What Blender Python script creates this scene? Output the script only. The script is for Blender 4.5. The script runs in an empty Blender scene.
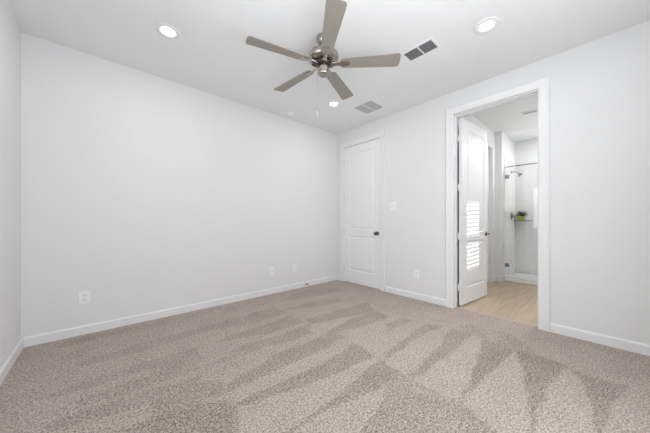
import bpy, bmesh, math, random
import numpy as np
from mathutils import Vector, Matrix
random.seed(7)
C = bpy.context.scene.collection
R = math.radians
# ------------------------------------------------------------------ camera
cd = bpy.data.cameras.new('camera'); cam = bpy.data.objects.new('camera', cd); C.objects.link(cam)
cam.location = (0, 0, 1.095)
cam.rotation_euler = (R(90), 0, R(48.10 - 90))
cd.sensor_width = 36; cd.lens = 36 * 252.5 / 650; cd.shift_y = 5.15 / 650; cd.clip_start = 0.02
bpy.context.scene.camera = cam
# ------------------------------------------------------------------ view
vs = bpy.context.scene.view_settings
vs.view_transform = 'Standard'; vs.look = 'None'; vs.gamma = 1; vs.use_curve_mapping = False
vs.exposure = 0.0
# ------------------------------------------------------------------ world, sun, large lights
w = bpy.data.worlds.new('sky'); bpy.context.scene.world = w; w.use_nodes = True
bg = w.node_tree.nodes['Background']; bg.inputs[0].default_value = (0.93, 0.97, 1.0, 1); bg.inputs[1].default_value = 1.3
def lamp(name, typ, loc, direction, energy, color=(1, 1, 1), **kw):
    l = bpy.data.lights.new(name, typ); l.energy = energy; l.color = color
    for k, v in kw.items(): setattr(l, k, v)
    o = bpy.data.objects.new(name, l); C.objects.link(o); o.location = loc
    o.rotation_euler = Vector(direction).to_track_quat('-Z', 'Y').to_euler()
    return o
lamp('sun', 'SUN', (4.2, -3, 4), (-0.12, 1, -0.5), 4.2, (1, 0.98, 0.95), angle=R(0.3))
lamp('window_daylight', 'AREA', (-0.85, 1.05, 1.7), (1, 0, -0.05), 34, (0.918, 0.957, 1), shape='RECTANGLE', size=1.7, size_y=1.7)
lamp('room_fill', 'AREA', (0.9, -0.93, 1.5), (-0.22, 1, 0.15), 58, (0.918, 0.957, 1), shape='RECTANGLE', size=2.4, size_y=2.2)  # added fill panel before the solid front wall; no window there
lamp('ceiling_bounce_fill', 'AREA', (0.7, 0.3, 1.6), (0.15, 0.4, 1), 13, (0.93, 0.965, 1), shape='DISK', size=1.0)  # soft upward fill added near the camera to brighten the ceiling
lamp('bath_side_fill', 'AREA', (5.4, -0.5, 1.9), (0.6, 1, 1.6), 9, (0.97, 0.985, 1), shape='RECTANGLE', size=1.2, size_y=0.4)  # unseen fill added to brighten the bathroom; no vanity is modelled
lamp('bath_window_daylight', 'AREA', (4.2, -0.95, 1.95), (0, 1, -0.15), 2, (0.95, 0.98, 1), shape='RECTANGLE', size=0.9, size_y=1.0)
# ------------------------------------------------------------------ materials
def mat(name, color, rough=0.6, metal=0.0, spec=0.5, noise=None, bump=None, coat=0.0):
    m = bpy.data.materials.new(name); m.use_nodes = True
    nt = m.node_tree; b = nt.nodes['Principled BSDF']
    b.inputs['Base Color'].default_value = (*color, 1); b.inputs['Roughness'].default_value = rough
    b.inputs['Metallic'].default_value = metal; b.inputs['Specular IOR Level'].default_value = spec
    b.inputs['Coat Weight'].default_value = coat
    tc = nt.nodes.new('ShaderNodeTexCoord')
    if noise:
        sc, amt = noise
        n = nt.nodes.new('ShaderNodeTexNoise'); n.inputs['Scale'].default_value = sc; n.inputs['Detail'].default_value = 4
        nt.links.new(tc.outputs['Object'], n.inputs['Vector'])
        mx = nt.nodes.new('ShaderNodeMix'); mx.data_type = 'RGBA'
        mx.inputs[6].default_value = (*[c * (1 - amt) for c in color], 1); mx.inputs[7].default_value = (*[min(1, c * (1 + amt)) for c in color], 1)
        nt.links.new(n.outputs['Fac'], mx.inputs[0]); nt.links.new(mx.outputs[2], b.inputs['Base Color'])
    if bump:
        sc, st = bump
        n2 = nt.nodes.new('ShaderNodeTexNoise'); n2.inputs['Scale'].default_value = sc; n2.inputs['Detail'].default_value = 3
        nt.links.new(tc.outputs['Object'], n2.inputs['Vector'])
        bp = nt.nodes.new('ShaderNodeBump'); bp.inputs['Strength'].default_value = st; bp.inputs['Distance'].default_value = 0.004
        nt.links.new(n2.outputs['Fac'], bp.inputs['Height']); nt.links.new(bp.outputs[0], b.inputs['Normal'])
    return m
def emit(name, color, strength):
    m = bpy.data.materials.new(name); m.use_nodes = True; nt = m.node_tree
    b = nt.nodes['Principled BSDF']; b.inputs['Base Color'].default_value = (*color, 1)
    b.inputs['Emission Color'].default_value = (*color, 1); b.inputs['Emission Strength'].default_value = strength
    return m
M = {}
M['wall'] = mat('wall_paint', (0.80, 0.80, 0.80), 0.75, bump=(120, 0.12), noise=(3, 0.006), spec=0.3)
M['ceiling'] = mat('ceiling_paint', (0.88, 0.885, 0.89), 0.85, bump=(90, 0.15), noise=(3, 0.006), spec=0.2)
M['trim'] = mat('trim_paint', (0.84, 0.84, 0.845), 0.35, noise=(5, 0.004), spec=0.45)
M['door'] = mat('door_paint', (0.86, 0.86, 0.87), 0.33, noise=(5, 0.004), spec=0.45, bump=(60, 0.03))
M['bathwall'] = mat('bathroom_paint', (0.85, 0.85, 0.845), 0.7, noise=(3, 0.006), spec=0.3)
M['plastic'] = mat('white_plastic', (0.84, 0.84, 0.83), 0.3, noise=(30, 0.004))
M['outlet'] = mat('outlet_plastic', (0.90, 0.90, 0.90), 0.3, noise=(30, 0.004))
M['slot'] = mat('dark_slot', (0.03, 0.03, 0.03), 0.6, noise=(60, 0.1))
M['void'] = mat('duct_dark', (0.04, 0.04, 0.045), 0.8, noise=(60, 0.1))
M['bronze'] = mat('dark_nickel', (0.16, 0.15, 0.145), 0.25, 1.0, noise=(40, 0.05))
M['nickel'] = mat('brushed_nickel', (0.43, 0.39, 0.345), 0.24, 1.0, noise=(60, 0.1))
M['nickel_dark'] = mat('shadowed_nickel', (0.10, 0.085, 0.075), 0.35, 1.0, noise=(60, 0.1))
M['chrome'] = mat('chrome', (0.35, 0.35, 0.35), 0.15, 1.0, noise=(60, 0.05))
M['vent'] = mat('vent_enamel', (0.86, 0.86, 0.86), 0.45, noise=(30, 0.004))
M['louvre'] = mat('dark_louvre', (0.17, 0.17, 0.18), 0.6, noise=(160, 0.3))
M['hinge'] = mat('painted_hinge', (0.6, 0.6, 0.6), 0.4, noise=(60, 0.05))
M['grille'] = mat('grille_filter', (0.55, 0.55, 0.56), 0.8, noise=(120, 0.08))
M['lens'] = emit('downlight_lens', (1.0, 0.985, 0.95), 8)
M['acrylic'] = mat('shower_acrylic', (0.86, 0.86, 0.86), 0.25, noise=(10, 0.005))
M['pot'] = mat('lime_pot', (0.50, 0.50, 0.03), 0.35, noise=(20, 0.06))
M['leaf'] = mat('plant_leaf', (0.045, 0.12, 0.015), 0.5, noise=(40, 0.4))
M['soil'] = mat('soil', (0.05, 0.035, 0.02), 0.9, noise=(80, 0.3))
M['shutter'] = mat('shutter_paint', (0.85, 0.85, 0.84), 0.4, noise=(20, 0.004))
M['rubber'] = mat('black_rubber', (0.03, 0.03, 0.03), 0.7, noise=(60, 0.1))
M['metal_strip'] = mat('transition_strip', (0.55, 0.50, 0.42), 0.4, noise=(60, 0.1))

def glass_mat(name, tint=(0.995, 0.997, 0.995)):
    m = bpy.data.materials.new(name); m.use_nodes = True; nt = m.node_tree
    nt.nodes.clear(); out = nt.nodes.new('ShaderNodeOutputMaterial')
    tr = nt.nodes.new('ShaderNodeBsdfTransparent'); tr.inputs[0].default_value = (*tint, 1)
    gl = nt.nodes.new('ShaderNodeBsdfGlossy'); gl.inputs['Roughness'].default_value = 0.01
    fr = nt.nodes.new('ShaderNodeFresnel'); fr.inputs[0].default_value = 1.5
    mx = nt.nodes.new('ShaderNodeMixShader')
    nt.links.new(fr.outputs[0], mx.inputs[0]); nt.links.new(tr.outputs[0], mx.inputs[1]); nt.links.new(gl.outputs[0], mx.inputs[2])
    nt.links.new(mx.outputs[0], out.inputs[0]); return m
M['glass'] = glass_mat('clear_glass')
M['glass2'] = glass_mat('shelf_glass', (0.75, 0.80, 0.78))

def blade_mat():                                   # greige driftwood, grain along the blade (object X)
    m = mat('driftwood_blade', (0.33, 0.29, 0.25), 0.45); nt = m.node_tree; b = nt.nodes['Principled BSDF']
    tc = nt.nodes.new('ShaderNodeTexCoord'); mp = nt.nodes.new('ShaderNodeMapping'); mp.inputs['Scale'].default_value = (4, 70, 4)
    n = nt.nodes.new('ShaderNodeTexNoise'); n.inputs['Scale'].default_value = 1.5; n.inputs['Detail'].default_value = 6
    cr = nt.nodes.new('ShaderNodeValToRGB'); cr.color_ramp.elements[0].position = 0.3; cr.color_ramp.elements[1].position = 0.7
    cr.color_ramp.elements[0].color = (0.27, 0.24, 0.205, 1); cr.color_ramp.elements[1].color = (0.32, 0.288, 0.25, 1)
    L = nt.links.new; L(tc.outputs['Object'], mp.inputs[0]); L(mp.outputs[0], n.inputs['Vector']); L(n.outputs['Fac'], cr.inputs[0]); L(cr.outputs[0], b.inputs['Base Color'])
    return m
M['blade'] = blade_mat()

def carpet_mat():
    m = mat('frieze_carpet', (0.4, 0.34, 0.3), 0.95, spec=0.1); nt = m.node_tree; b = nt.nodes['Principled BSDF']; L = nt.links.new
    tc = nt.nodes.new('ShaderNodeTexCoord')
    n1 = nt.nodes.new('ShaderNodeTexNoise'); n1.inputs['Scale'].default_value = 125; n1.inputs['Detail'].default_value = 3; n1.inputs['Roughness'].default_value = 0.75
    n3 = nt.nodes.new('ShaderNodeTexNoise'); n3.inputs['Scale'].default_value = 6; n3.inputs['Detail'].default_value = 2
    n4 = nt.nodes.new('ShaderNodeTexNoise'); n4.inputs['Scale'].default_value = 58; n4.inputs['Detail'].default_value = 2; n4.inputs['Roughness'].default_value = 0.7
    for n in (n1, n3, n4): L(tc.outputs['Object'], n.inputs['Vector'])
    at = nt.nodes.new('ShaderNodeAttribute'); at.attribute_name = 'nap'
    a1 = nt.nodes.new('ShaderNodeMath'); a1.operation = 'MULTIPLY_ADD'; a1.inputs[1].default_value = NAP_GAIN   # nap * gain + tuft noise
    av = nt.nodes.new('ShaderNodeMix'); av.data_type = 'FLOAT'; av.inputs[0].default_value = 0.30
    L(n1.outputs['Fac'], av.inputs[2]); L(n4.outputs['Fac'], av.inputs[3])
    L(at.outputs['Fac'], a1.inputs[0]); L(av.outputs[0], a1.inputs[2])
    a2 = nt.nodes.new('ShaderNodeMath'); a2.operation = 'MULTIPLY_ADD'; a2.inputs[1].default_value = 0.05
    L(n3.outputs['Fac'], a2.inputs[0]); L(a1.outputs[0], a2.inputs[2])
    cr = nt.nodes.new('ShaderNodeValToRGB'); e = cr.color_ramp.elements
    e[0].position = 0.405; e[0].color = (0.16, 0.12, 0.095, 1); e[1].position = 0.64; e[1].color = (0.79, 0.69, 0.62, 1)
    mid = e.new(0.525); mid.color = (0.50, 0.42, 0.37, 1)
    L(a2.outputs[0], cr.inputs[0]); L(cr.outputs[0], b.inputs['Base Color'])
    bp = nt.nodes.new('ShaderNodeBump'); bp.inputs['Strength'].default_value = 0.7; bp.inputs['Distance'].default_value = 0.008
    L(n1.outputs['Fac'], bp.inputs['Height']); L(bp.outputs[0], b.inputs['Normal'])
    return m
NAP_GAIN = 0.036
M['carpet'] = carpet_mat()

def plank_mat():                                   # light oak planks running along X
    m = mat('oak_plank', (0.6, 0.45, 0.3), 0.4); nt = m.node_tree; b = nt.nodes['Principled BSDF']; L = nt.links.new
    tc = nt.nodes.new('ShaderNodeTexCoord'); br = nt.nodes.new('ShaderNodeTexBrick')
    br.inputs['Scale'].default_value = 1; br.inputs['Brick Width'].default_value = 1.2; br.inputs['Row Height'].default_value = 0.18; br.inputs['Mortar Size'].default_value = 0.0015
    br.inputs['Color1'].default_value = (0.60, 0.47, 0.335, 1); br.inputs['Color2'].default_value = (0.50, 0.385, 0.265, 1); br.inputs['Mortar'].default_value = (0.3, 0.22, 0.15, 1)
    mp = nt.nodes.new('ShaderNodeMapping'); mp.inputs['Scale'].default_value = (2.5, 28, 1)
    n = nt.nodes.new('ShaderNodeTexNoise'); n.inputs['Scale'].default_value = 1; n.inputs['Detail'].default_value = 5
    L(tc.outputs['Object'], br.inputs[0]); L(tc.outputs['Object'], mp.inputs[0]); L(mp.outputs[0], n.inputs['Vector'])
    mx = nt.nodes.new('ShaderNodeMix'); mx.data_type = 'RGBA'; mx.blend_type = 'OVERLAY'; mx.inputs[0].default_value = 0.35
    L(br.outputs[0], mx.inputs[6]); L(n.outputs['Fac'], mx.inputs[7]); L(mx.outputs[2], b.inputs['Base Color'])
    return m
M['plank'] = plank_mat()

def tile_mat(name, plane):                         # large pale wall tile with thin grout
    m = mat(name, (0.8, 0.8, 0.79), 0.15); nt = m.node_tree; b = nt.nodes['Principled BSDF']; L = nt.links.new
    tc = nt.nodes.new('ShaderNodeTexCoord'); sp = nt.nodes.new('ShaderNodeSeparateXYZ'); cb = nt.nodes.new('ShaderNodeCombineXYZ')
    L(tc.outputs['Object'], sp.inputs[0]); L(sp.outputs[plane], cb.inputs[0]); L(sp.outputs[2], cb.inputs[1])
    br = nt.nodes.new('ShaderNodeTexBrick'); br.inputs['Scale'].default_value = 1; br.offset = 0.5
    br.inputs['Brick Width'].default_value = 0.61; br.inputs['Row Height'].default_value = 0.305; br.inputs['Mortar Size'].default_value = 0.002
    br.inputs['Color1'].default_value = (0.86, 0.86, 0.85, 1); br.inputs['Color2'].default_value = (0.83, 0.83, 0.82, 1); br.inputs['Mortar'].default_value = (0.70, 0.70, 0.68, 1)
    L(cb.outputs[0], br.inputs[0]); L(br.outputs[0], b.inputs['Base Color']); return m
M['tile_x'] = tile_mat('wall_tile_side', 0); M['tile_y'] = tile_mat('wall_tile_back', 1)

# ------------------------------------------------------------------ helpers
class MB:
    def __init__(self): self.bm = bmesh.new()
    def box(self, a, b, bevel=0.0, mtx=None):
        x0, x1 = sorted((a[0], b[0])); y0, y1 = sorted((a[1], b[1])); z0, z1 = sorted((a[2], b[2]))
        vs_ = [self.bm.verts.new(p) for p in [(x0,y0,z0),(x1,y0,z0),(x1,y1,z0),(x0,y1,z0),(x0,y0,z1),(x1,y0,z1),(x1,y1,z1),(x0,y1,z1)]]
        fs = [self.bm.faces.new([vs_[i] for i in f]) for f in [(0,3,2,1),(4,5,6,7),(0,1,5,4),(1,2,6,5),(2,3,7,6),(3,0,4,7)]]
        vv = vs_
        if bevel:
            ed = list({e for f in fs for e in f.edges})
            r = bmesh.ops.bevel(self.bm, geom=ed, offset=bevel, segments=2, affect='EDGES', profile=0.6)
            vv = list({v for f in r['faces'] for v in f.verts} | {v for v in vs_ if v.is_valid})
        if mtx is not None:
            for v in vv: v.co = mtx @ v.co
        return self
    def lathe(self, prof, n=40, mtx=None, close=True):   # prof: (radius, z)
        rings = []
        for r, z in prof:
            rings.append([self.bm.verts.new((r*math.cos(2*math.pi*i/n), r*math.sin(2*math.pi*i/n), z)) for i in range(n)])
        for a, b in zip(rings, rings[1:]):
            for i in range(n): self.bm.faces.new((a[i], a[(i+1) % n], b[(i+1) % n], b[i])).smooth = True
        if close:
            self.bm.faces.new(rings[0][::-1]); self.bm.faces.new(rings[-1])
        if mtx is not None:
            for rg in rings:
                for v in rg: v.co = mtx @ v.co
        return self
    def prism(self, pts, z0, z1, mtx=None):
        a = [self.bm.verts.new((x, y, z0)) for x, y in pts]; b = [self.bm.verts.new((x, y, z1)) for x, y in pts]; n = len(pts)
        self.bm.faces.new(a[::-1]); self.bm.faces.new(b)
        for i in range(n): self.bm.faces.new((a[i], a[(i+1) % n], b[(i+1) % n], b[i]))
        if mtx is not None:
            for v in a + b: v.co = mtx @ v.co
        return self
    def tube(self, pts, r, n=12):
        P = [Vector(p) for p in pts]; rings = []
        for i, p in enumerate(P):
            t = (P[min(i+1, len(P)-1)] - P[max(i-1, 0)]).normalized()
            u = t.cross(Vector((0, 0, 1)));  u = u.normalized() if u.length > 1e-4 else Vector((1, 0, 0)); v = t.cross(u).normalized()
            rr = r[i] if isinstance(r, (list, tuple)) else r
            rings.append([self.bm.verts.new(p + (u*math.cos(2*math.pi*k/n) + v*math.sin(2*math.pi*k/n))*rr) for k in range(n)])
        for a, b in zip(rings, rings[1:]):
            for i in range(n): self.bm.faces.new((a[i], a[(i+1) % n], b[(i+1) % n], b[i])).smooth = True
        self.bm.faces.new(rings[0][::-1]); self.bm.faces.new(rings[-1]); return self
    def sweep_loops(self, loops, cyclic=False):         # loops: equal-length closed profiles
        rings = [[self.bm.verts.new(p) for p in lp] for lp in loops]; n = len(rings[0])
        prs = list(zip(rings, rings[1:])) + ([(rings[-1], rings[0])] if cyclic else [])
        for a, b in prs:
            for i in range(n): self.bm.faces.new((a[i], a[(i+1) % n], b[(i+1) % n], b[i]))
        if not cyclic: self.bm.faces.new(rings[0][::-1]); self.bm.faces.new(rings[-1])
        return self
    def build(self, name, m, parent=None, loc=None, rotz=None):
        bmesh.ops.recalc_face_normals(self.bm, faces=self.bm.faces)
        me = bpy.data.meshes.new(name); self.bm.to_mesh(me); self.bm.free()
        o = bpy.data.objects.new(name, me); C.objects.link(o); me.materials.append(m)
        if parent is not None: o.parent = parent
        if loc is not None: o.location = loc
        if rotz is not None: o.rotation_euler[2] = rotz
        return o
def tag(o, label=None, cat=None, group=None, kind=None):
    if label: o['label'] = label
    if cat: o['category'] = cat
    if group: o['group'] = group
    if kind: o['kind'] = kind
    return o
def empty(name, loc, rotz=0):
    o = bpy.data.objects.new(name, None); C.objects.link(o); o.location = loc; o.rotation_euler[2] = rotz; o.empty_display_size = 0.1; return o
def copy_tree(o, parent=None):
    c = o.copy(); C.objects.link(c); c.parent = parent
    for ch in o.children: copy_tree(ch, c)
    return c
def struct(o, label=None): o['kind'] = 'structure'; return tag(o, label)
Z = Vector((0, 0, 1))
# ------------------------------------------------------------------ room dimensions
XC, XB, YA, YD, H = -0.50, 3.348, 3.392, -1.05, 2.74
XW = 3.468                    # bathroom face of the right wall
XR, XS, YB, YS, YE = 6.44, 5.46, 1.38, 1.27, -0.60

# ------------------------------------------------------------------ floor: carpet with vacuum strokes (lean of the pile)
NAP = [
 (-0.55, [(-0.287, 3.298), (0.188, 3.309), (0.617, 3.253), (0.54, 3.15), (0.066, 3.185), (-0.257, 3.16)]),
 (-0.5, [(-0.141, 2.739), (0.2, 2.786), (0.751, 2.804), (0.743, 2.667), (0.248, 2.604), (-0.119, 2.637)]),
 (-0.6, [(-0.268, 2.332), (0.033, 2.399), (0.328, 2.406), (0.641, 2.39), (0.63, 2.261), (0.349, 2.271), (0.047, 2.27), (-0.172, 2.283)]),
 (-0.6, [(-0.125, 2.168), (0.158, 2.193), (0.406, 2.14), (0.577, 2.152), (0.564, 2.024), (0.382, 2.015), (0.162, 2.041), (-0.08, 2.061)]),
 (-0.7, [(-0.236, 2.049), (0.042, 2.019), (0.371, 1.957), (0.541, 1.943), (0.501, 1.798), (0.316, 1.845), (0.052, 1.863), (-0.205, 1.966)]),
 (-0.9, [(0.071, 1.693), (0.264, 1.719), (0.466, 1.674), (0.391, 1.406)]),
 (-1, [(1.668, 1.204), (1.663, 1.012), (1.318, 0.998), (1.041, 1.081), (0.841, 1.092), (0.716, 1.097), (0.703, 1.115), (0.875, 1.118), (1.084, 1.125), (1.36, 1.168)]),
 (-0.9, [(1.744, 1.522), (1.672, 1.265), (1.327, 1.293), (1.062, 1.335), (0.798, 1.405), (0.595, 1.468), (0.622, 1.502), (0.999, 1.48), (1.321, 1.461)]),
 (-0.8, [(1.566, 1.788), (1.518, 1.626), (1.097, 1.625), (0.797, 1.619), (0.607, 1.625), (0.647, 1.696), (0.768, 1.749), (1.13, 1.793)]),
 (-0.75, [(1.689, 0.955), (1.218, 0.666), (1.109, 0.738), (0.995, 0.841), (1.088, 0.878), (1.329, 0.914)]),
 (0.4, [(1.365, 0.747), (1.2, 0.656), (1.109, 0.738)]),
 (-1, [(0.212, 1.683), (0.402, 1.641), (0.583, 1.56), (0.608, 1.469), (0.565, 1.311), (0.523, 1.264), (0.196, 1.557)]),
 (-0.7, [(0.236, 1.871), (0.506, 1.863), (0.636, 1.775), (0.61, 1.633), (0.409, 1.67), (0.218, 1.728)]),
 (-0.6, [(0.299, 2.378), (0.564, 2.301), (0.647, 2.269), (0.634, 2.116), (0.415, 2.132), (0.271, 2.151)]),
 (-0.5, [(0.619, 2.069), (0.978, 2.063), (1.286, 2.039), (1.342, 1.989), (0.979, 1.989), (0.613, 2.002)]),
 (-0.8, [(1.756, 1.822), (1.735, 1.664), (1.4, 1.598), (1.262, 1.612), (1.009, 1.839), (1.306, 1.811)]),
 (-0.75, [(1.731, 2.141), (1.685, 1.911), (1.308, 1.939), (0.93, 2.038), (0.755, 2.108), (0.949, 2.16), (1.329, 2.108)]),
 (-0.75, [(1.672, 2.479), (1.666, 2.199), (1.256, 2.209), (0.969, 2.296), (0.776, 2.365), (0.946, 2.428), (1.275, 2.409)]),
 (-0.6, [(1.676, 2.848), (1.699, 2.56), (1.293, 2.534), (0.831, 2.651), (0.63, 2.712), (0.807, 2.829), (1.237, 2.818)]),
 (-0.6, [(2.605, 2.619), (2.523, 2.442), (2.097, 2.471), (1.689, 2.679), (2.141, 2.691)]),
 (-0.75, [(2.727, 2.164), (2.498, 1.879), (2.065, 2.011), (1.688, 2.122), (1.724, 2.238), (2.205, 2.217)]),
 (-0.8, [(2.543, 1.876), (2.485, 1.666), (1.993, 1.711), (1.743, 1.809), (1.607, 1.835), (2.106, 1.926)]),
 (-0.5, [(2.392, 3.21), (2.988, 3.004), (2.862, 2.788), (2.288, 2.877), (1.835, 3.011)]),
 (0.5, [(2.485, 1.666), (2.525, 1.428), (2.24, 1.267), (1.736, 1.314), (1.715, 1.473), (1.749, 1.651), (1.978, 1.699)]),
 (0.5, [(2.498, 1.879), (2.543, 1.876), (2.106, 1.926), (1.607, 1.835), (1.577, 1.982), (1.704, 2.108), (2.056, 2.003)]),
 (0.5, [(1.787, 1.535), (2.008, 1.337), (2.083, 1.218), (1.695, 1.204), (1.682, 1.273)]),
 (0.45, [(1.662, 1.258), (1.668, 1.204), (1.36, 1.168), (1.084, 1.125), (0.875, 1.118), (0.701, 1.111), (0.539, 1.276), (0.602, 1.454), (0.795, 1.398), (1.057, 1.329), (1.32, 1.286)]),
 (0.45, [(1.654, 1.006), (1.654, 0.935), (1.329, 0.914), (1.088, 0.878), (0.995, 0.841), (0.721, 1.086), (0.843, 1.087), (1.043, 1.075), (1.319, 0.992)]),
 (0.4, [(1.508, 1.615), (1.742, 1.534), (1.325, 1.465), (1.001, 1.484), (0.635, 1.504), (0.606, 1.587), (0.793, 1.611), (1.091, 1.616)]),
 (-0.9, [(2.251, 1.252), (2.075, 1.154), (1.743, 1.161), (1.695, 1.196), (1.982, 1.238)]),
 (-0.4, [(2.959, 0.975), (2.986, 0.628), (2.691, 0.351), (2.644, 0.522), (2.674, 0.772), (2.694, 1.076)]),
 (-0.6, [(2.568, 1.551), (2.622, 1.425), (2.185, 1.455), (2.139, 1.471), (2.29, 1.575)]),
 (0.5, [(2.592, 1.303), (2.26, 1.278), (1.798, 1.237), (2.086, 1.435), (2.533, 1.386)]),
 (-0.8, [(2.592, 1.303), (2.709, 1.143), (2.188, 1.197), (1.694, 1.165), (1.787, 1.229), (2.26, 1.278)]),
 (0.6, [(2.694, 1.076), (2.327, 0.999), (1.791, 0.931), (1.646, 1.027), (1.646, 1.132), (1.694, 1.165), (2.173, 1.189), (2.583, 1.149)]),
 (-0.8, [(2.694, 1.076), (2.7, 0.872), (1.926, 0.882), (1.655, 0.891), (1.635, 0.94), (1.93, 0.954), (2.327, 0.999)]),
 (0.75, [(2.674, 0.772), (2.162, 0.67), (1.669, 0.595), (1.625, 0.649), (1.614, 0.868), (1.905, 0.878), (2.559, 0.843)]),
 (-1, [(2.674, 0.772), (2.644, 0.522), (2.145, 0.559), (1.722, 0.586), (1.65, 0.593), (1.68, 0.599), (2.162, 0.67)]),
 (0.8, [(2.644, 0.522), (2.372, 0.424), (2.049, 0.342), (1.701, 0.274), (1.611, 0.272), (1.52, 0.353), (1.608, 0.551), (1.728, 0.581), (2.145, 0.559)]),
 (-1, [(2.644, 0.522), (2.691, 0.351), (2.64, 0.205), (2.267, 0.254), (1.838, 0.262), (1.636, 0.249), (1.618, 0.265), (1.735, 0.279), (2.049, 0.342), (2.372, 0.424)]),
 (0.75, [(2.64, 0.205), (2.532, 0.135), (2.246, 0.067), (1.877, 0.033), (1.636, 0.249), (1.838, 0.262), (2.267, 0.254)]),
 (-0.85, [(2.64, 0.205), (2.571, 0.039), (2.632, -0.101), (2.265, -0.017), (1.904, 0.008), (1.877, 0.033), (2.246, 0.067), (2.532, 0.135)]),
 (0.7, [(2.649, -0.105), (2.803, -0.215), (2.093, -0.161), (1.908, 0.005), (2.265, -0.017)]),
 (-0.6, [(1.614, 0.868), (1.625, 0.649), (1.669, 0.595), (1.616, 0.543), (1.52, 0.353), (1.234, 0.61), (1.352, 0.623), (1.607, 0.641), (1.565, 0.856), (1.4, 0.874), (1.314, 0.904), (1.462, 1.005), (1.624, 1.014)]),
 (-0.6, [(1.314, 0.904), (1.489, 0.871), (1.568, 0.749), (1.599, 0.638), (1.249, 0.596), (1.083, 0.745)]),
]
def build_carpet():
    x0, x1, y0, y1, st = XC - 0.02, 3.405, YD - 0.02, YA + 0.02, 0.0115
    nx = int((x1-x0)/st)+1; ny = int((y1-y0)/st)+1
    gx = np.linspace(x0, x1, nx); gy = np.linspace(y0, y1, ny); X, Y = np.meshgrid(gx, gy, indexing='ij')
    # hand wobble of the strokes
    Xw = X + 0.007*np.sin(Y*23+X*9) ; Yw = Y + 0.006*np.sin(X*21+9*Y)
    V = np.zeros_like(X)
    for val, P in NAP:
        ins = np.zeros(X.shape, bool); n = len(P)
        for i in range(n):
            (ax, ay), (bx, by) = P[i], P[(i+1) % n]
            if ay == by: continue
            c = ((ay > Yw) != (by > Yw)) & (Xw < (bx-ax)*(Yw-ay)/(by-ay)+ax); ins ^= c
        V[ins] = val if val < 0 else val*0.5
    for _ in range(1):
        V[1:-1,1:-1] = (V[1:-1,1:-1]*2 + V[:-2,1:-1] + V[2:,1:-1] + V[1:-1,:-2] + V[1:-1,2:])/6
    co = np.stack([X.ravel(), Y.ravel(), np.zeros(X.size)], 1)
    idx = np.arange(nx*ny).reshape(nx, ny)
    F = np.stack([idx[:-1,:-1].ravel(), idx[1:,:-1].ravel(), idx[1:,1:].ravel(), idx[:-1,1:].ravel()], 1)
    me = bpy.data.meshes.new('floor'); me.vertices.add(len(co)); me.vertices.foreach_set('co', co.ravel())
    me.loops.add(F.size); me.loops.foreach_set('vertex_index', F.ravel())
    me.polygons.add(len(F)); me.polygons.foreach_set('loop_start', np.arange(0, F.size, 4)); me.update(calc_edges=True)
    at = me.attributes.new('nap', 'FLOAT', 'POINT'); at.data.foreach_set('value', V.ravel().astype(np.float32))
    o = bpy.data.objects.new('floor', me); C.objects.link(o); me.materials.append(M['carpet']); return o
struct(build_carpet(), 'beige cut pile carpet with vacuum stroke marks')
m = MB(); m.box((3.40, YE-0.1, -0.06), (XR+0.1, 2.6, -0.004)); struct(m.build('floor', M['plank']), 'light oak plank floor of the bathroom')
m = MB(); m.box((XC-0.2, YD-0.2, -0.12), (XR+0.2, YA+0.2, -0.061)); struct(m.build('floor', M['bathwall']), 'slab under the rooms')
m = MB(); m.box((3.392, 0.463, -0.003), (3.412, 1.295, 0.003)); struct(m.build('trim_4', M['metal_strip']), 'transition edge between carpet and planks')
# ceiling, walls
m = MB(); m.box((XC-0.2, YD-0.2, H), (XR+0.2, YA+0.2, H+0.1)); struct(m.build('ceiling', M['ceiling']))
CL = (2.403, 3.213, 2.445)      # closet opening y0 y1 top
BO = (0.463, 1.295, 2.455)      # bathroom opening
m = MB()
for y0, y1, z0 in ((YD-0.12, BO[0], 0), (BO[0], BO[1], BO[2]), (BO[1], CL[0], 0), (CL[0], CL[1], CL[2]), (CL[1], YA, 0)):
    m.box((XB, y0, z0 if z0 else -0.06), (XW, y1, H))
struct(m.build('wall_right', M['wall']))
m = MB(); m.box((XC-0.12, YA, -0.06), (XW, YA+0.12, H)); struct(m.build('wall_back', M['wall']))
WY0, WY1, WZ0, WZ1 = 0.15, 1.83, 0.83, 2.36
m = MB()
for a, b in (((YD, -0.06), (WY0, H)), ((WY1, -0.06), (YA, H)), ((WY0, -0.06), (WY1, WZ0)), ((WY0, WZ1), (WY1, H))):
    m.box((XC-0.12, a[0], a[1]), (XC, b[0], b[1]))
struct(m.build('wall_left', M['wall']))
m = MB(); m.box((XC-0.12, YD-0.12, -0.06), (XB, YD, H)); struct(m.build('wall_front', M['wall']))
# bathroom walls
SX0, SX1, SZ0, SZ1 = 3.83, 4.24, 1.36, 2.33    # bath window
D3 = (4.58, 5.30, 2.42)
m = MB(); m.box((XW, YB, -0.06), (D3[0], YB+0.12, H)).box((D3[0], YB, D3[2]), (D3[1], YB+0.12, H)).box((D3[1], YB, -0.06), (XS+0.0, YB+0.12, H)); struct(m.build('wall_bathroom_left', M['bathwall']))
m = MB(); m.box((XS, YS, -0.06), (XR+0.1, YB+0.12, H)); struct(m.build('wall_shower_side', M['bathwall']))
m = MB(); m.box((XR, YE-0.1, -0.06), (XR+0.1, YS, H)); struct(m.build('wall_shower_back', M['bathwall']))
m = MB(); m.box((XW, YE-0.1, -0.06), (SX0, YE, H)).box((SX1, YE-0.1, -0.06), (XR, YE, H)).box((SX0, YE-0.1, -0.06), (SX1, YE, SZ0)).box((SX0, YE-0.1, SZ1), (SX1, YE, H))
struct(m.build('wall_bathroom_right', M['bathwall']))
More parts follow.
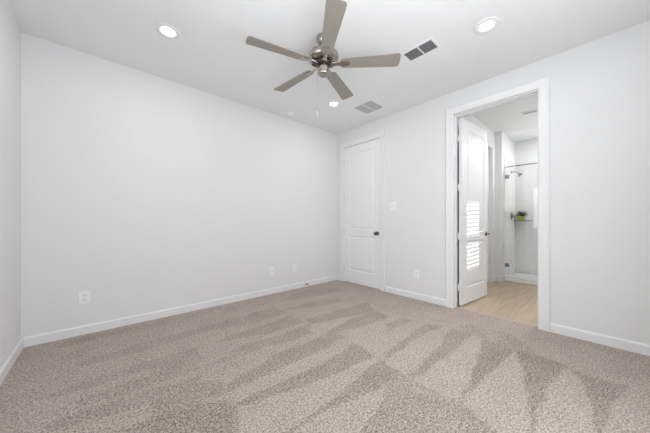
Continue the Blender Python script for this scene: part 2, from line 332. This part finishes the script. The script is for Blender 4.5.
# tile linings of the shower, up to header height
m = MB(); m.box((5.60, YS-0.010, 0.10), (XR-0.001, YS-0.001, 2.30)); struct(m.build('wall_tile_side', M['tile_x']))
m = MB(); m.box((XR-0.011, YE+0.001, 0.10), (XR-0.001, YS-0.011, 2.30)); struct(m.build('wall_tile_back', M['tile_y']))

# baseboards
def baseboard(name, p0, p1, nrm, h=0.088, t=0.014):
    p0 = Vector((*p0, 0)); p1 = Vector((*p1, 0)); n = Vector((*nrm, 0)); prof = [(0.0005, 0), (t, 0), (t, h-0.014), (t*0.45, h), (0.0005, h)]
    m = MB(); m.sweep_loops([[p + n*u + Z*(v + 0.001) for u, v in prof] for p in (p0, p1)]); return struct(m.build(name, M['trim']))
baseboard('baseboard_back', (XC+0.015, YA), (XB, YA), (0, -1))
baseboard('baseboard_left', (XC, YD+0.015), (XC, YA), (1, 0))
baseboard('baseboard_right', (XB, YD), (XB, 0.373), (-1, 0))
baseboard('baseboard_right', (XB, 1.382), (XB, 2.316), (-1, 0))
baseboard('baseboard_right', (XB, 3.30), (XB, YA-0.015), (-1, 0))
baseboard('baseboard_front', (XC+0.015, YD), (XB-0.015, YD), (0, 1))
baseboard('baseboard_bathroom', (XW, YB), (D3[0]-0.087, YB), (0, -1), 0.11)
baseboard('baseboard_bathroom', (D3[1]+0.087, YB), (XS, YB), (0, -1), 0.11)
baseboard('baseboard_bathroom', (XS, YB-0.014), (XS, YS-0.014), (-1, 0), 0.11)
baseboard('baseboard_bathroom', (XS, YS), (5.585, YS), (0, -1), 0.11)

# casings: inverted U around an opening lying in plane x=const (axis 'y') or y=const (axis 'x')
def casing(name, a0, a1, top, plane, out, axis, wd=0.085):
    prof = [(0.004, 0.0005), (0.004, 0.010), (0.016, 0.013), (0.024, 0.011), (wd-0.020, 0.016), (wd-0.006, 0.020), (wd, 0.016), (wd, 0.0005)]
    def P(a, dd, z): return Vector((plane + out*dd, a, z)) if axis == 'y' else Vector((a, plane + out*dd, z))
    loops = [[P(a0-u, dd, 0.0) for u, dd in prof], [P(a0-u, dd, top+u) for u, dd in prof], [P(a1+u, dd, top+u) for u, dd in prof], [P(a1+u, dd, 0.0) for u, dd in prof]]
    m = MB(); m.sweep_loops(loops); return struct(m.build(name, M['trim']))
casing('trim_1', CL[0]+0.012, CL[1]-0.012, CL[2]-0.004, XB, -1, 'y', 0.088)
casing('trim_2', BO[0]+0.004, BO[1]-0.004, BO[2]-0.006, XB, -1, 'y', 0.092)
casing('trim_2', BO[0]+0.004, BO[1]-0.004, BO[2]-0.006, XW, 1, 'y', 0.080)
casing('trim_3', D3[0], D3[1], D3[2], YB, -1, 'x', 0.085)
# jambs
def jamb(name, y0, y1, top, x0, x1, t=0.012, stop=None):
    m = MB(); m.box((x0, y0+0.0005, 0), (x1, y0+t, top-t)).box((x0, y1-t, 0), (x1, y1-0.0005, top-t)).box((x0, y0+0.0005, top-t), (x1, y1-0.0005, top-0.0005))
    if stop:
        m.box((stop[0], y0+t, 0), (stop[1], y0+t+0.010, top-t)).box((stop[0], y1-t-0.010, 0), (stop[1], y1-t, top-t)).box((stop[0], y0+t+0.01, top-t-0.010), (stop[1], y1-t-0.01, top-t))
    return struct(m.build(name, M['trim']))
jamb('trim_2', BO[0]-0.008, BO[1]+0.008, BO[2]-0.005, XB+0.0005, XW-0.0005, stop=(3.392, 3.427))
jamb('trim_1', CL[0]-0.003, CL[1]+0.003, CL[2]+0.005, XB+0.0005, XW-0.0005, t=0.006, stop=(3.40, 3.43))

# ------------------------------------------------------------------ panel doors
def panel_leaf(w, h, th, panels):
    """front at y=0 (facing -y), back at y=th; x 0..w, z 0..h"""
    m = MB(); bm = m.bm
    def V(x, z, y): return bm.verts.new((x, y, z))
    for yb, s in ((0, 1), (th, -1)):
        xs = [0, panels[0][0], panels[0][1], w]; zs = [0]
        for p in panels: zs += [p[2], p[3]]
        zs.append(h)
        for i in range(3):
            for j in range(len(zs)-1):
                hole = (i == 1 and j % 2 == 1)
                q = [(xs[i], zs[j]), (xs[i+1], zs[j]), (xs[i+1], zs[j+1]), (xs[i], zs[j+1])]
                if not hole: bm.faces.new([V(x, z, yb) for x, z in q]); continue
                prev = None
                for ins, dep in ((0, 0), (0.012, 0.010), (0.026, 0.010), (0.050, 0.003)):
                    r = [V(x, z, yb + s*dep) for x, z in ((xs[i]+ins, zs[j]+ins), (xs[i+1]-ins, zs[j]+ins), (xs[i+1]-ins, zs[j+1]-ins), (xs[i]+ins, zs[j+1]-ins))]
                    if prev:
                        for k in range(4): bm.faces.new((prev[k], prev[(k+1) % 4], r[(k+1) % 4], r[k]))
                    prev = r
                bm.faces.new(prev)
    for q in ([(0, 0), (w, 0)], [(w, 0), (w, h)], [(w, h), (0, h)], [(0, h), (0, 0)]):
        (xa, za), (xb, zb) = q; bm.faces.new([V(xa, za, 0), V(xb, zb, 0), V(xb, zb, th), V(xa, za, th)])
    bmesh.ops.remove_doubles(bm, verts=bm.verts, dist=1e-5); return m
PAN = [(0.125, 0.68, 0.215, 0.835), (0.125, 0.68, 0.945, 2.30)]
def hinge_mb():                                    # knuckle at origin, leaves either side
    m = MB(); m.lathe([(0.006, -0.045), (0.006, 0.045)], 12).lathe([(0.0045, 0.045), (0.007, 0.048), (0.003, 0.054)], 12); return m
# closet door, closed: leaf front faces -X at XB-0.002
d1 = empty('door_1', (XB + 0.004, CL[1]-0.006, 0.012), R(-90)); struct(d1, 'closed white two panel closet door'); 
W1 = CL[1]-CL[0]-0.014
leaf = panel_leaf(W1, 2.418, 0.035, PAN).build('door_leaf', M['door'], d1)
for z in (0.25, 0.89, 1.52, 2.15):
    h_ = hinge_mb().build('hinge', M['hinge'], d1); h_.location = (0.000, -0.006, z)
def knob(parent, x, z, side, m_=None):
    mt = Matrix.Translation((x, 0 if side < 0 else 0.035, z)) @ Matrix.Rotation(R(90 if side < 0 else -90), 4, 'X')
    k = MB(); k.lathe([(0.001, 0.0), (0.032, 0.0005), (0.032, 0.005), (0.013, 0.012), (0.011, 0.032), (0.022, 0.036), (0.030, 0.046), (0.030, 0.058), (0.022, 0.067), (0.001, 0.068)], 28, mt)
    return k.build('door_knob', M['bronze'], parent)
knob(d1, W1-0.058, 0.893, -1)
# bathroom door, swung open into the bathroom
ang = math.atan2(1.175-1.24, 4.285-3.480)
d2 = empty('door_2', (3.480, 1.242, 0.015), ang); struct(d2, 'open white two panel door swung into the bathroom')
W2 = 0.806
panel_leaf(W2, 2.415, 0.035, [(0.155, 0.705, 0.205, 0.825), (0.155, 0.705, 0.935, 2.295)]).build('door_leaf', M['door'], d2)
def lever(parent, x, z, s):
    y0 = 0 if s < 0 else 0.035
    mt = Matrix.Translation((x, y0, z)) @ Matrix.Rotation(R(90 if s < 0 else -90), 4, 'X')
    k = MB(); k.lathe([(0.001, 0.0), (0.031, 0.0005), (0.031, 0.006), (0.012, 0.012), (0.010, 0.045)], 24, mt)
    k.tube([(x, y0+s*0.045, z), (x-0.02, y0+s*0.052, z+0.002), (x-0.06, y0+s*0.054, z+0.004), (x-0.105, y0+s*0.048, z)], [0.011, 0.010, 0.008, 0.007], 10)
    return k.build('door_handle', M['bronze'], parent)
lever(d2, W2-0.05, 0.905, -1); lever(d2, W2-0.05, 0.905, 1)
m = MB(); m.box((W2-0.0004, 0.006, 0.875), (W2+0.0015, 0.029, 0.935)).box((W2, 0.011, 0.895), (W2+0.010, 0.024, 0.915), 0.002); m.build('latch', M['bronze'], d2)
for z in (0.23, 0.89, 1.52, 2.16):
    m = MB(); m.lathe([(0.007, -0.045), (0.007, 0.045)], 12, Matrix.Translation((-0.009, 0.040, z)))
    m.box((-0.0075, 0.004, z-0.045), (-0.0005, 0.036, z+0.045)); m.build('hinge', M['plastic'], d2)
# closed door seen behind it, in the bathroom's left wall
d3 = empty('door_3', (D3[0]+0.01, YB+0.05, 0.012)); struct(d3, 'white door in the left wall of the bathroom')
panel_leaf(D3[1]-D3[0]-0.02, D3[2]-0.016, 0.035, [(0.12, 0.58, 0.215, 0.835), (0.12, 0.58, 0.945, 2.28)]).build('door_leaf', M['door'], d3)
knob(d3, 0.065, 0.9, -1)

# ------------------------------------------------------------------ windows (outside the frame; they light the rooms)
w1 = empty('window_1', (XC-0.06, (WY0+WY1)/2, WZ0)); struct(w1, 'bedroom window with lowered blind')
ww = WY1-WY0; wh = WZ1-WZ0; zm = 1.62-WZ0
m = MB()
for a, b in (((-0.03, -ww/2, 0), (0.03, -ww/2+0.05, wh)), ((-0.03, ww/2-0.05, 0), (0.03, ww/2, wh)), ((-0.03, -ww/2+0.05, 0), (0.03, ww/2-0.05, 0.05)), ((-0.03, -ww/2+0.05, wh-0.05), (0.03, ww/2-0.05, wh)), ((-0.03, -ww/2+0.05, zm-0.02), (0.03, ww/2-0.05, zm+0.02))): m.box(a, b)
wf = m.build('window_frame', M['trim'], w1)
m = MB(); m.box((-0.004, -ww/2+0.05, 0.05), (0.0, ww/2-0.05, wh-0.05)); m.build('pane', M['glass'], wf)
nbl = 14
for i in range(nbl):
    z = 0.06 + (i+0.5)*(zm-0.085)/nbl
    m = MB(); m.box((-0.022, -ww/2+0.055, -0.001), (0.022, ww/2-0.055, 0.001), mtx=Matrix.Translation((0.052, 0, z)) @ Matrix.Rotation(R(18), 4, 'Y')); m.build('blind_slat', M['shutter'], w1)
# bathroom window with louvred shutters
w2 = empty('window_2', ((SX0+SX1)/2, YE-0.05, SZ0)); struct(w2, 'bathroom window with louvred shutters')
sw = SX1-SX0; sh = SZ1-SZ0; ym = 1.785-SZ0
m = MB()
for a, b in (((-sw/2, -0.02, 0), (-sw/2+0.012, 0.02, sh)), ((sw/2-0.012, -0.02, 0), (sw/2, 0.02, sh)), ((-sw/2+0.012, -0.02, 0), (sw/2-0.012, 0.02, 0.015)), ((-sw/2+0.012, -0.02, sh-0.015), (sw/2-0.012, 0.02, sh)), ((-sw/2+0.012, -0.02, ym-0.035), (sw/2-0.012, 0.02, ym+0.035))): m.box(a, b)
m.build('window_frame', M['shutter'], w2)
def slats(z0, z1, n):
    for i in range(n):
        z = z0 + (i+0.5)*(z1-z0)/n
        m = MB(); m.box((-sw/2+0.013, -0.024, -0.003), (sw/2-0.013, 0.024, 0.003), mtx=Matrix.Translation((0, 0, z)) @ Matrix.Rotation(R(-43), 4, 'X')); m.build('slat', M['shutter'], w2)
slats(0.015, ym-0.035, 7); slats(ym+0.035, sh-0.015, 9)
m = MB(); m.box((-sw/2, -0.049, 0), (sw/2, -0.045, sh)); m.build('pane', M['glass'], w2)

# ------------------------------------------------------------------ ceiling fan
HX, HY = 1.495, 1.687
fan = empty('ceiling_fan', (HX, HY, H)); tag(fan, 'brushed nickel ceiling fan with five greige wooden blades', 'ceiling fan')
m = MB(); m.lathe([(0.001, -0.0005), (0.062, -0.0005), (0.064, -0.012), (0.061, -0.035), (0.050, -0.058), (0.034, -0.072), (0.022, -0.076), (0.001, -0.076)], 40); m.build('canopy', M['nickel'], fan)
m = MB(); m.lathe([(0.013, -0.064), (0.013, -0.130)], 20).lathe([(0.024, -0.112), (0.030, -0.120), (0.030, -0.135), (0.022, -0.140)], 24); m.build('downrod', M['nickel'], fan)
body = MB(); body.lathe([(0.001, -0.128), (0.060, -0.130), (0.100, -0.137), (0.120, -0.148), (0.124, -0.156), (0.124, -0.162), (0.134, -0.165), (0.136, -0.185), (0.133, -0.206), (0.122, -0.216), (0.106, -0.224), (0.001, -0.2265)], 56)
mh = body.build('motor_housing', M['nickel'], fan)
m = MB()
for k in range(20):
    a = 2*math.pi*k/20
    m.box((0.062, -0.004, -0.2275), (0.104, 0.004, -0.2265), mtx=Matrix.Rotation(a, 4, 'Z'))
m.build('cooling_slots', M['slot'], mh)
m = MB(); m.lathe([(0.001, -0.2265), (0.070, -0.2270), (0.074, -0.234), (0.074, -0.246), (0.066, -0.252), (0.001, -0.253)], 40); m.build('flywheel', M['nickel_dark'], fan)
m = MB(); m.lathe([(0.001, -0.252), (0.046, -0.252), (0.050, -0.256), (0.050, -0.300), (0.047, -0.306), (0.050, -0.312), (0.049, -0.328), (0.040, -0.338), (0.030, -0.340), (0.028, -0.337), (0.018, -0.338), (0.001, -0.340)], 40); sh_ = m.build('switch_housing', M['nickel'], fan)
cx, cy = -0.052*0.744, 0.052*0.668
m = MB(); m.tube([(cx*0.94, cy*0.94, -0.318), (cx*1.05, cy*1.05, -0.322), (cx*1.08, cy*1.08, -0.335), (cx*1.08, cy*1.08, -0.66)], 0.0009, 8)
ch = m.build('pull_chain', M['nickel'], fan)
m = MB(); m.lathe([(0.002, -0.655), (0.0045, -0.664), (0.007, -0.690), (0.006, -0.704), (0.001, -0.709)], 16, Matrix.Translation((cx*1.08, cy*1.08, 0))); m.build('fob', M['hinge'], ch)
def blade_outline():
    pts = []; x0, x1, w0, w1 = 0.150, 0.662, 0.050, 0.069
    pts += [(x0+0.008*(1-math.cos(t))*3, 0) for t in []]
    def arc(cx, cy, r, a0, a1, n=8): return [(cx + r*math.cos(a0+(a1-a0)*i/n), cy + r*math.sin(a0+(a1-a0)*i/n)) for i in range(n+1)]
    r1 = 0.020
    pts = arc(x1-r1, w1-r1, r1, 0, math.pi/2) + arc(x0+0.035, w0-0.035, 0.035, math.pi/2, math.pi) + arc(x0+0.035, -w0+0.035, 0.035, math.pi, 1.5*math.pi) + arc(x1-r1, -w1+r1, r1, 1.5*math.pi, 2*math.pi)
    # gentle bow of the tip
    return [(x + (0.010*(1-(y/w1)**2) if x > x1-0.02 else 0), y) for x, y in pts]
bl0 = MB(); bl0.prism(blade_outline(), -0.003, 0.003)
blade0 = bl0.build('blade', M['blade'], fan)
m = MB()
iron = [(0.060, 0.018), (0.105, 0.014), (0.140, 0.017), (0.165, 0.024), (0.195, 0.026), (0.215, 0.023), (0.232, 0.012), (0.236, 0)]
io = iron + [(x, -y) for x, y in iron[::-1][1:]]
m.prism(io, -0.0085, -0.0035)
m.box((0.050, -0.014, -0.0085), (0.120, 0.014, 0.010), 0.003)
for x, y in ((0.180, 0.013), (0.180, -0.013), (0.215, 0)): m.lathe([(0.005, -0.0086), (0.005, -0.0105), (0.002, -0.0115)], 10, Matrix.Translation((x, y, 0)))
iron0 = m.build('blade_iron', M['nickel'], blade0)
for k in range(5):
    b = blade0 if k == 0 else blade0.copy()
    if k:
        C.objects.link(b); b.parent = fan; i2 = iron0.copy(); C.objects.link(i2); i2.parent = b
    b.location = (0, 0, -0.241)
    b.rotation_euler = (Matrix.Rotation(R((23.6, 95.3, 165.8, 236.0, 312.8)[k]), 4, 'Z') @ Matrix.Rotation(R(-11), 4, 'X')).to_euler()

# ------------------------------------------------------------------ recessed downlights
def downlight(x, y, label, src=None):
    if src is None:
        t = empty('recessed_light', (x, y, H))
        m = MB(); rr = [(0.054, -0.0035), (0.064, -0.007), (0.088, -0.007), (0.096, -0.003), (0.097, -0.0004), (0.0535, -0.0004)]
        loops = [[(r*math.cos(a), r*math.sin(a), z) for r, z in rr] for a in [2*math.pi*i/48 for i in range(48)]]
        m.sweep_loops(loops, True); o = m.build('trim_ring', M['vent'], t)
        for p in o.data.polygons: p.use_smooth = True
        m = MB(); m.lathe([(0.053, -0.0008), (0.053, -0.004), (0.040, -0.0048), (0.001, -0.0052)], 48); m.build('lens', M['lens'], t)
    else:
        t = copy_tree(src); t.location = (x, y, H)
    tag(t, label, 'ceiling light', 'recessed lights in the ceiling')
    l = lamp('downlight_glow', 'AREA', (0, 0, -0.02), (0, 0, -1), 3, (1, 0.97, 0.92), shape='DISK', size=0.13); l.parent = t
    return t
L1 = downlight(0.449, 2.530, 'round white recessed ceiling light above the left part of the long blank wall')

def more_light(x, y, label):
    t = L1.copy(); C.objects.link(t); t.location = (x, y, H)
    for ch in list(L1.children):
        if ch.type == 'LIGHT' or ch.name.startswith(('trim_ring', 'lens')):
            c = ch.copy(); C.objects.link(c); c.parent = t
    t['label'] = label; return t
more_light(2.425, 0.672, 'round white recessed ceiling light nearest the open bathroom doorway')
more_light(2.450, 2.544, 'round white recessed ceiling light seen just below the fan, beside the square grille')
# smoke detector
t = empty('smoke_detector', (2.179, 3.20, H)); tag(t, 'round white smoke detector on the ceiling near the corner', 'smoke detector')
m = MB(); m.lathe([(0.001, -0.0005), (0.068, -0.0005), (0.070, -0.008), (0.066, -0.012), (0.001, -0.012)], 40); m.build('base', M['vent'], t)
m = MB(); m.lathe([(0.058, -0.012), (0.060, -0.018), (0.054, -0.034), (0.040, -0.042), (0.001, -0.043)], 40); m.build('cover', M['plastic'], t)
# registers
def flat_frame(m, x0, x1, y0, y1, b, z0, z1):
    m.box((x0, y0, z0), (x1, y0+b, z1)).box((x0, y1-b, z0), (x1, y1, z1)).box((x0, y0+b, z0), (x0+b, y1-b, z1)).box((x1-b, y0+b, z0), (x1, y1-b, z1)); return m
v = empty('ceiling_register', (2.295, 1.26, H)); tag(v, 'long white ceiling air register with two dark louvred sections beside the fan', 'air vent')
m = MB(); flat_frame(m, -0.090, 0.090, -0.225, 0.225, 0.022, -0.008, -0.0006)
for y in (-0.073, 0.073): m.box((-0.074, y-0.006, -0.008), (0.074, y+0.006, -0.0006))
m.build('frame', M['vent'], v)
m = MB(); m.box((-0.074, -0.209, -0.0014), (0.074, 0.209, -0.0006)); m.build('backing', M['void'], v)
for y0, y1, lo in ((-0.203, -0.079, 0), (-0.067, 0.067, 0), (0.079, 0.209, 1)):
    m = MB()
    if not lo:
        n = 9
        for i in range(n):
            x = -0.074 + (i+0.5)*0.148/n; m.box((-0.0055, y0, -0.0006), (0.0055, y1, 0.0006), mtx=Matrix.Translation((x, 0, -0.0060)) @ Matrix.Rotation(R(34), 4, 'Y'))
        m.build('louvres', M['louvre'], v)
    else:
        n = 9
        for i in range(n):
            y = y0 + (i+0.5)*(y1-y0)/n; m.box((-0.074, -0.0078, -0.0006), (0.074, 0.0078, 0.0006), mtx=Matrix.Translation((0, y, -0.0050)) @ Matrix.Rotation(R(-14), 4, 'X'))
        m.build('louvres', M['vent'], v)
v = empty('ceiling_register', (2.885, 2.280, H)); tag(v, 'square white return air grille with two grey panels near the closet door', 'air vent')
m = MB(); flat_frame(m, -0.165, 0.165, -0.170, 0.170, 0.018, -0.009, -0.0006); m.box((-0.147, -0.008, -0.009), (0.147, 0.008, -0.0006)); m.build('frame', M['vent'], v)
m = MB(); m.box((-0.147, -0.152, -0.0014), (0.147, 0.152, -0.0006)); m.build('backing', M['grille'], v)
for y0, y1 in ((-0.152, -0.008), (0.008, 0.152)):
    m = MB()
    for i in range(16):
        x = -0.147 + (i+0.5)*0.294/16; m.box((-0.005, y0, -0.0005), (0.005, y1, 0.0005), mtx=Matrix.Translation((x, 0, -0.0055)) @ Matrix.Rotation(R(38), 4, 'Y'))
    m.build('louvres', M['grille'], v)

# ------------------------------------------------------------------ wall plates (local: x across, z up, front faces -y)
def plate(name, loc, rotz, w, h, label, cat, kind, group=None):
    t = empty(name, loc, rotz); tag(t, label, cat, group)
    m = MB(); m.box((-w/2, -0.006, -h/2), (w/2, -0.0006, h/2), 0.002); m.build('cover_plate', M['outlet'], t)
    if kind == 'outlet':
        for z in (-0.021, 0.021):
            m = MB(); pts = [(0.0165*math.cos(a), max(-0.0135, min(0.0135, 0.0175*math.sin(a)))) for a in [2*math.pi*i/28 for i in range(28)]]
            m.prism(pts, 0.0058, 0.0085, Matrix.Translation((0, 0, z)) @ Matrix.Rotation(R(90), 4, 'X')); r = m.build('receptacle', M['plastic'], t)
            m = MB(); m.box((-0.0075, -0.0089, z-0.001), (-0.0055, -0.0084, z+0.008)).box((0.0055, -0.0089, z-0.001), (0.0075, -0.0084, z+0.007)).lathe([(0.0022, 0), (0.0022, 0.0005)], 10, Matrix.Translation((0, -0.0084, z-0.007)) @ Matrix.Rotation(R(90), 4, 'X')); m.build('slots', M['slot'], r)
        m = MB(); m.lathe([(0.0028, 0), (0.0024, 0.0012)], 10, Matrix.Translation((0, -0.006, 0)) @ Matrix.Rotation(R(90), 4, 'X')); m.build('screw', M['vent'], t)
    elif kind == 'switch':
        for x in (-0.023, 0.023):
            m = MB(); m.box((x-0.0165, -0.0085, -0.033), (x+0.0165, -0.0055, 0.033), 0.001, Matrix.Rotation(R(2.5), 4, 'X')); m.build('rocker_switch', M['plastic'], t)
    elif kind == 'coax':
        m = MB(); m.lathe([(0.0045, 0), (0.0045, 0.010), (0.001, 0.010)], 12, Matrix.Translation((0, -0.006, 0.004)) @ Matrix.Rotation(R(90), 4, 'X')); m.build('cable_jack', M['bronze'], t)
    return t
plate('wall_outlet', (-0.101, YA, 0.358), 0, 0.082, 0.128, 'white wall outlet low on the long blank wall at the left', 'outlet', 'outlet')
plate('wall_outlet', (1.955, YA, 0.345), 0, 0.078, 0.122, 'white plate with small dark jack, left of the blank plate on the long wall', 'outlet', 'coax')
plate('wall_plate', (2.369, YA, 0.345), 0, 0.076, 0.122, 'blank white cover plate low on the long wall, nearest the corner', 'wall plate', 'blank')
plate('wall_outlet', (XB, 1.792, 0.352), R(-90), 0.080, 0.122, 'white wall outlet between the closet door and the bathroom doorway', 'outlet', 'outlet')
plate('light_switch', (XB, 2.178, 1.336), R(-90), 0.122, 0.122, 'white double light switch beside the closet door', 'light switch', 'switch')
# door stop on the baseboard
t = empty('door_stop', (2.60, YA-0.014, 0.045)); tag(t, 'small spring door stop with dark tip on the long baseboard near the corner', 'door stop')
rx = Matrix.Rotation(R(90), 4, 'X')
m = MB(); m.lathe([(0.012, 0.0002), (0.012, 0.004), (0.006, 0.008)], 16, rx)
pts = [(0.0055*math.cos(i*0.7), -0.006-0.022*i/90, 0.0055*math.sin(i*0.7)) for i in range(91)]; m.tube(pts, 0.0012, 6); m.build('spring', M['bronze'], t)
m = MB(); m.lathe([(0.008, 0.026), (0.010, 0.029), (0.010, 0.040), (0.007, 0.043)], 16, rx); m.build('bumper', M['rubber'], t)

# ------------------------------------------------------------------ bathroom
v = empty('bathroom_vent', (4.80, 0.75, H)); tag(v, 'small white vent grille on the bathroom ceiling', 'air vent')
m = MB(); flat_frame(m, -0.055, 0.055, -0.11, 0.11, 0.012, -0.008, -0.0006); m.build('frame', M['vent'], v)
m = MB(); m.box((-0.043, -0.098, -0.0014), (0.043, 0.098, -0.0006)); m.build('backing', M['void'], v)
m = MB()
for i in range(7):
    x = -0.043 + (i+0.5)*0.086/7; m.box((-0.0058, -0.098, -0.0006), (0.0058, 0.098, 0.0006), mtx=Matrix.Translation((x, 0, -0.0055)) @ Matrix.Rotation(R(25 if i < 4 else -20), 4, 'Y'))
m.build('louvres', M['vent'], v)
lamp('bath_top_fill', 'AREA', (4.6, 0.2, H-0.03), (0, 0, -1), 11, (0.98, 0.99, 1), shape='DISK', size=0.3)  # fill added under the bathroom ceiling; no fixture at this spot
lamp('shower_top_fill', 'AREA', (6.0, 0.2, H-0.03), (0, 0, -1), 17, (0.98, 0.99, 1), shape='DISK', size=0.15)  # fill added to lift the dim shower; no fixture above it
# shower pan
m = MB(); y0, y1 = YE+0.002, YS-0.012
m.box((5.585, y0, 0.0), (5.675, y1, 0.107), 0.010).box((5.675, y0, 0.0), (XR-0.012, y1, 0.045)); tag(m.build('shower_pan', M['acrylic']), 'white shower pan with raised curb behind the bathroom floor', 'shower pan')
# glass
g = empty('shower_enclosure', (5.63, YS-0.012, 0.107)); tag(g, 'clear glass shower enclosure with grey square hinges and metal header', 'shower enclosure')
m = MB(); m.box((-0.004, -0.62, 0.008), (0.004, -0.004, 1.99)); dr = m.build('glass_door', M['glass'], g)
m = MB(); m.box((-0.004, y0-(YS-0.012)+0.004, 0.001), (0.004, -0.626, 1.99)); m.build('glass_panel', M['glass'], g)
m = MB(); m.box((-0.012, y0-(YS-0.012)+0.001, 1.992), (0.012, -0.0005, 2.007), 0.002); m.build('header_rail', M['chrome'], g)
for z in (0.185, 1.815):
    m = MB(); m.box((-0.012, -0.062, z-0.034), (-0.0045, -0.0006, z+0.034), 0.001).box((0.0045, -0.062, z-0.034), (0.012, -0.0006, z+0.034), 0.001); m.build('hinge', M['chrome'], g)
# shower head
s = empty('overhead_shower', (6.08, YS-0.011, 2.075)); tag(s, 'dark metal shower head on a bent arm high on the shower side wall', 'shower head')
m = MB(); m.lathe([(0.030, 0.0002), (0.030, 0.004), (0.014, 0.012)], 24, rx); m.build('flange', M['chrome'], s)
m = MB(); m.tube([(0, -0.006, 0), (0, -0.04, 0.002), (0, -0.075, -0.010), (0, -0.108, -0.032)], 0.010, 12); m.build('arm', M['chrome'], s)
mt = Matrix.Translation((0, -0.106, -0.030)) @ Matrix.Rotation(R(140), 4, 'X')
m = MB(); m.lathe([(0.012, -0.004), (0.014, 0.012), (0.024, 0.030), (0.044, 0.052), (0.047, 0.062), (0.040, 0.066), (0.001, 0.067)], 28, mt); m.build('spray_head', M['chrome'], s)
s = empty('shower_valve', (6.10, YS-0.011, 1.21)); tag(s, 'dark metal shower valve with lever on the shower side wall', 'shower valve')
m = MB(); m.lathe([(0.078, 0.0002), (0.078, 0.004), (0.070, 0.009), (0.028, 0.012), (0.024, 0.045), (0.001, 0.047)], 32, rx); m.build('escutcheon', M['bronze'], s)
m = MB(); m.tube([(0, -0.040, 0), (0.005, -0.052, -0.03), (0.01, -0.056, -0.085)], [0.010, 0.009, 0.007], 10); m.build('lever', M['bronze'], s)
# shelf and plant
s = empty('shower_shelf', (6.355, 1.13, 1.105)); tag(s, 'narrow glass shower shelf in the back corner carrying the potted plant', 'shelf')
m = MB(); m.box((-0.075, -0.14, 0.0), (0.073, 0.126, 0.008), 0.002); m.build('shelf_board', M['glass2'], s)
m = MB(); m.tube([(-0.078, 0.120, 0.014), (-0.080, 0.11, 0.014), (-0.080, -0.13, 0.014), (-0.078, -0.14, 0.014), (0.0, -0.144, 0.014), (0.07, -0.144, 0.014)], 0.0045, 8); m.build('rail', M['chrome'], s)
p = empty('potted_plant', (6.345, 1.143, 1.1135)); tag(p, 'small leafy green plant in a lime green pot on the shower shelf', 'plant')
m = MB()
lo = [[(a*sx, a*sy, z) for sx, sy in ((-1, -1), (1, -1), (1, 1), (-1, 1))] for a, z in ((0.044, 0), (0.053, 0.074), (0.053, 0.084), (0.048, 0.084), (0.046, 0.066))]
m.sweep_loops(lo); m.build('pot', M['pot'], p)
m = MB(); m.box((-0.0460, -0.0460, 0.067), (0.0460, 0.0460, 0.074)); m.build('soil', M['soil'], p)
m = MB(); rnd = random.Random(3)
for i in range(190):
    a = rnd.uniform(0, 6.283); el = rnd.uniform(0.05, 1.5); r = rnd.uniform(0.03, 0.105)
    c_ = Vector((0.94*r*math.cos(a)*math.cos(el*0.75)*0.9, 1.1*r*math.sin(a)*math.cos(el*0.75), 0.090 + r*math.sin(el)*1.05))
    q = Matrix.Translation(c_) @ Matrix.Rotation(a, 4, 'Z') @ Matrix.Rotation(rnd.uniform(-1.0, 0.7), 4, 'Y') @ Matrix.Rotation(rnd.uniform(-.6, .6), 4, 'X')
    L_, W_ = rnd.uniform(0.014, 0.022), rnd.uniform(0.008, 0.012)
    ps = [q @ Vector(v_) for v_ in ((-L_, 0, -.002), (0, -W_, 0.002), (L_, 0, -.004), (0, W_, 0.002), (0, 0, -0.002))]
    vv = [m.bm.verts.new(v_) for v_ in ps]
    for f in ((0, 1, 4), (1, 2, 4), (2, 3, 4), (3, 0, 4)): m.bm.faces.new([vv[k] for k in f])
for i in range(9):
    a = i*0.7; m.tube([(0.01*math.cos(a), 0.01*math.sin(a), 0.070), (0.03*math.cos(a), 0.03*math.sin(a), 0.15)], 0.002, 5)
m.build('foliage', M['leaf'], p)
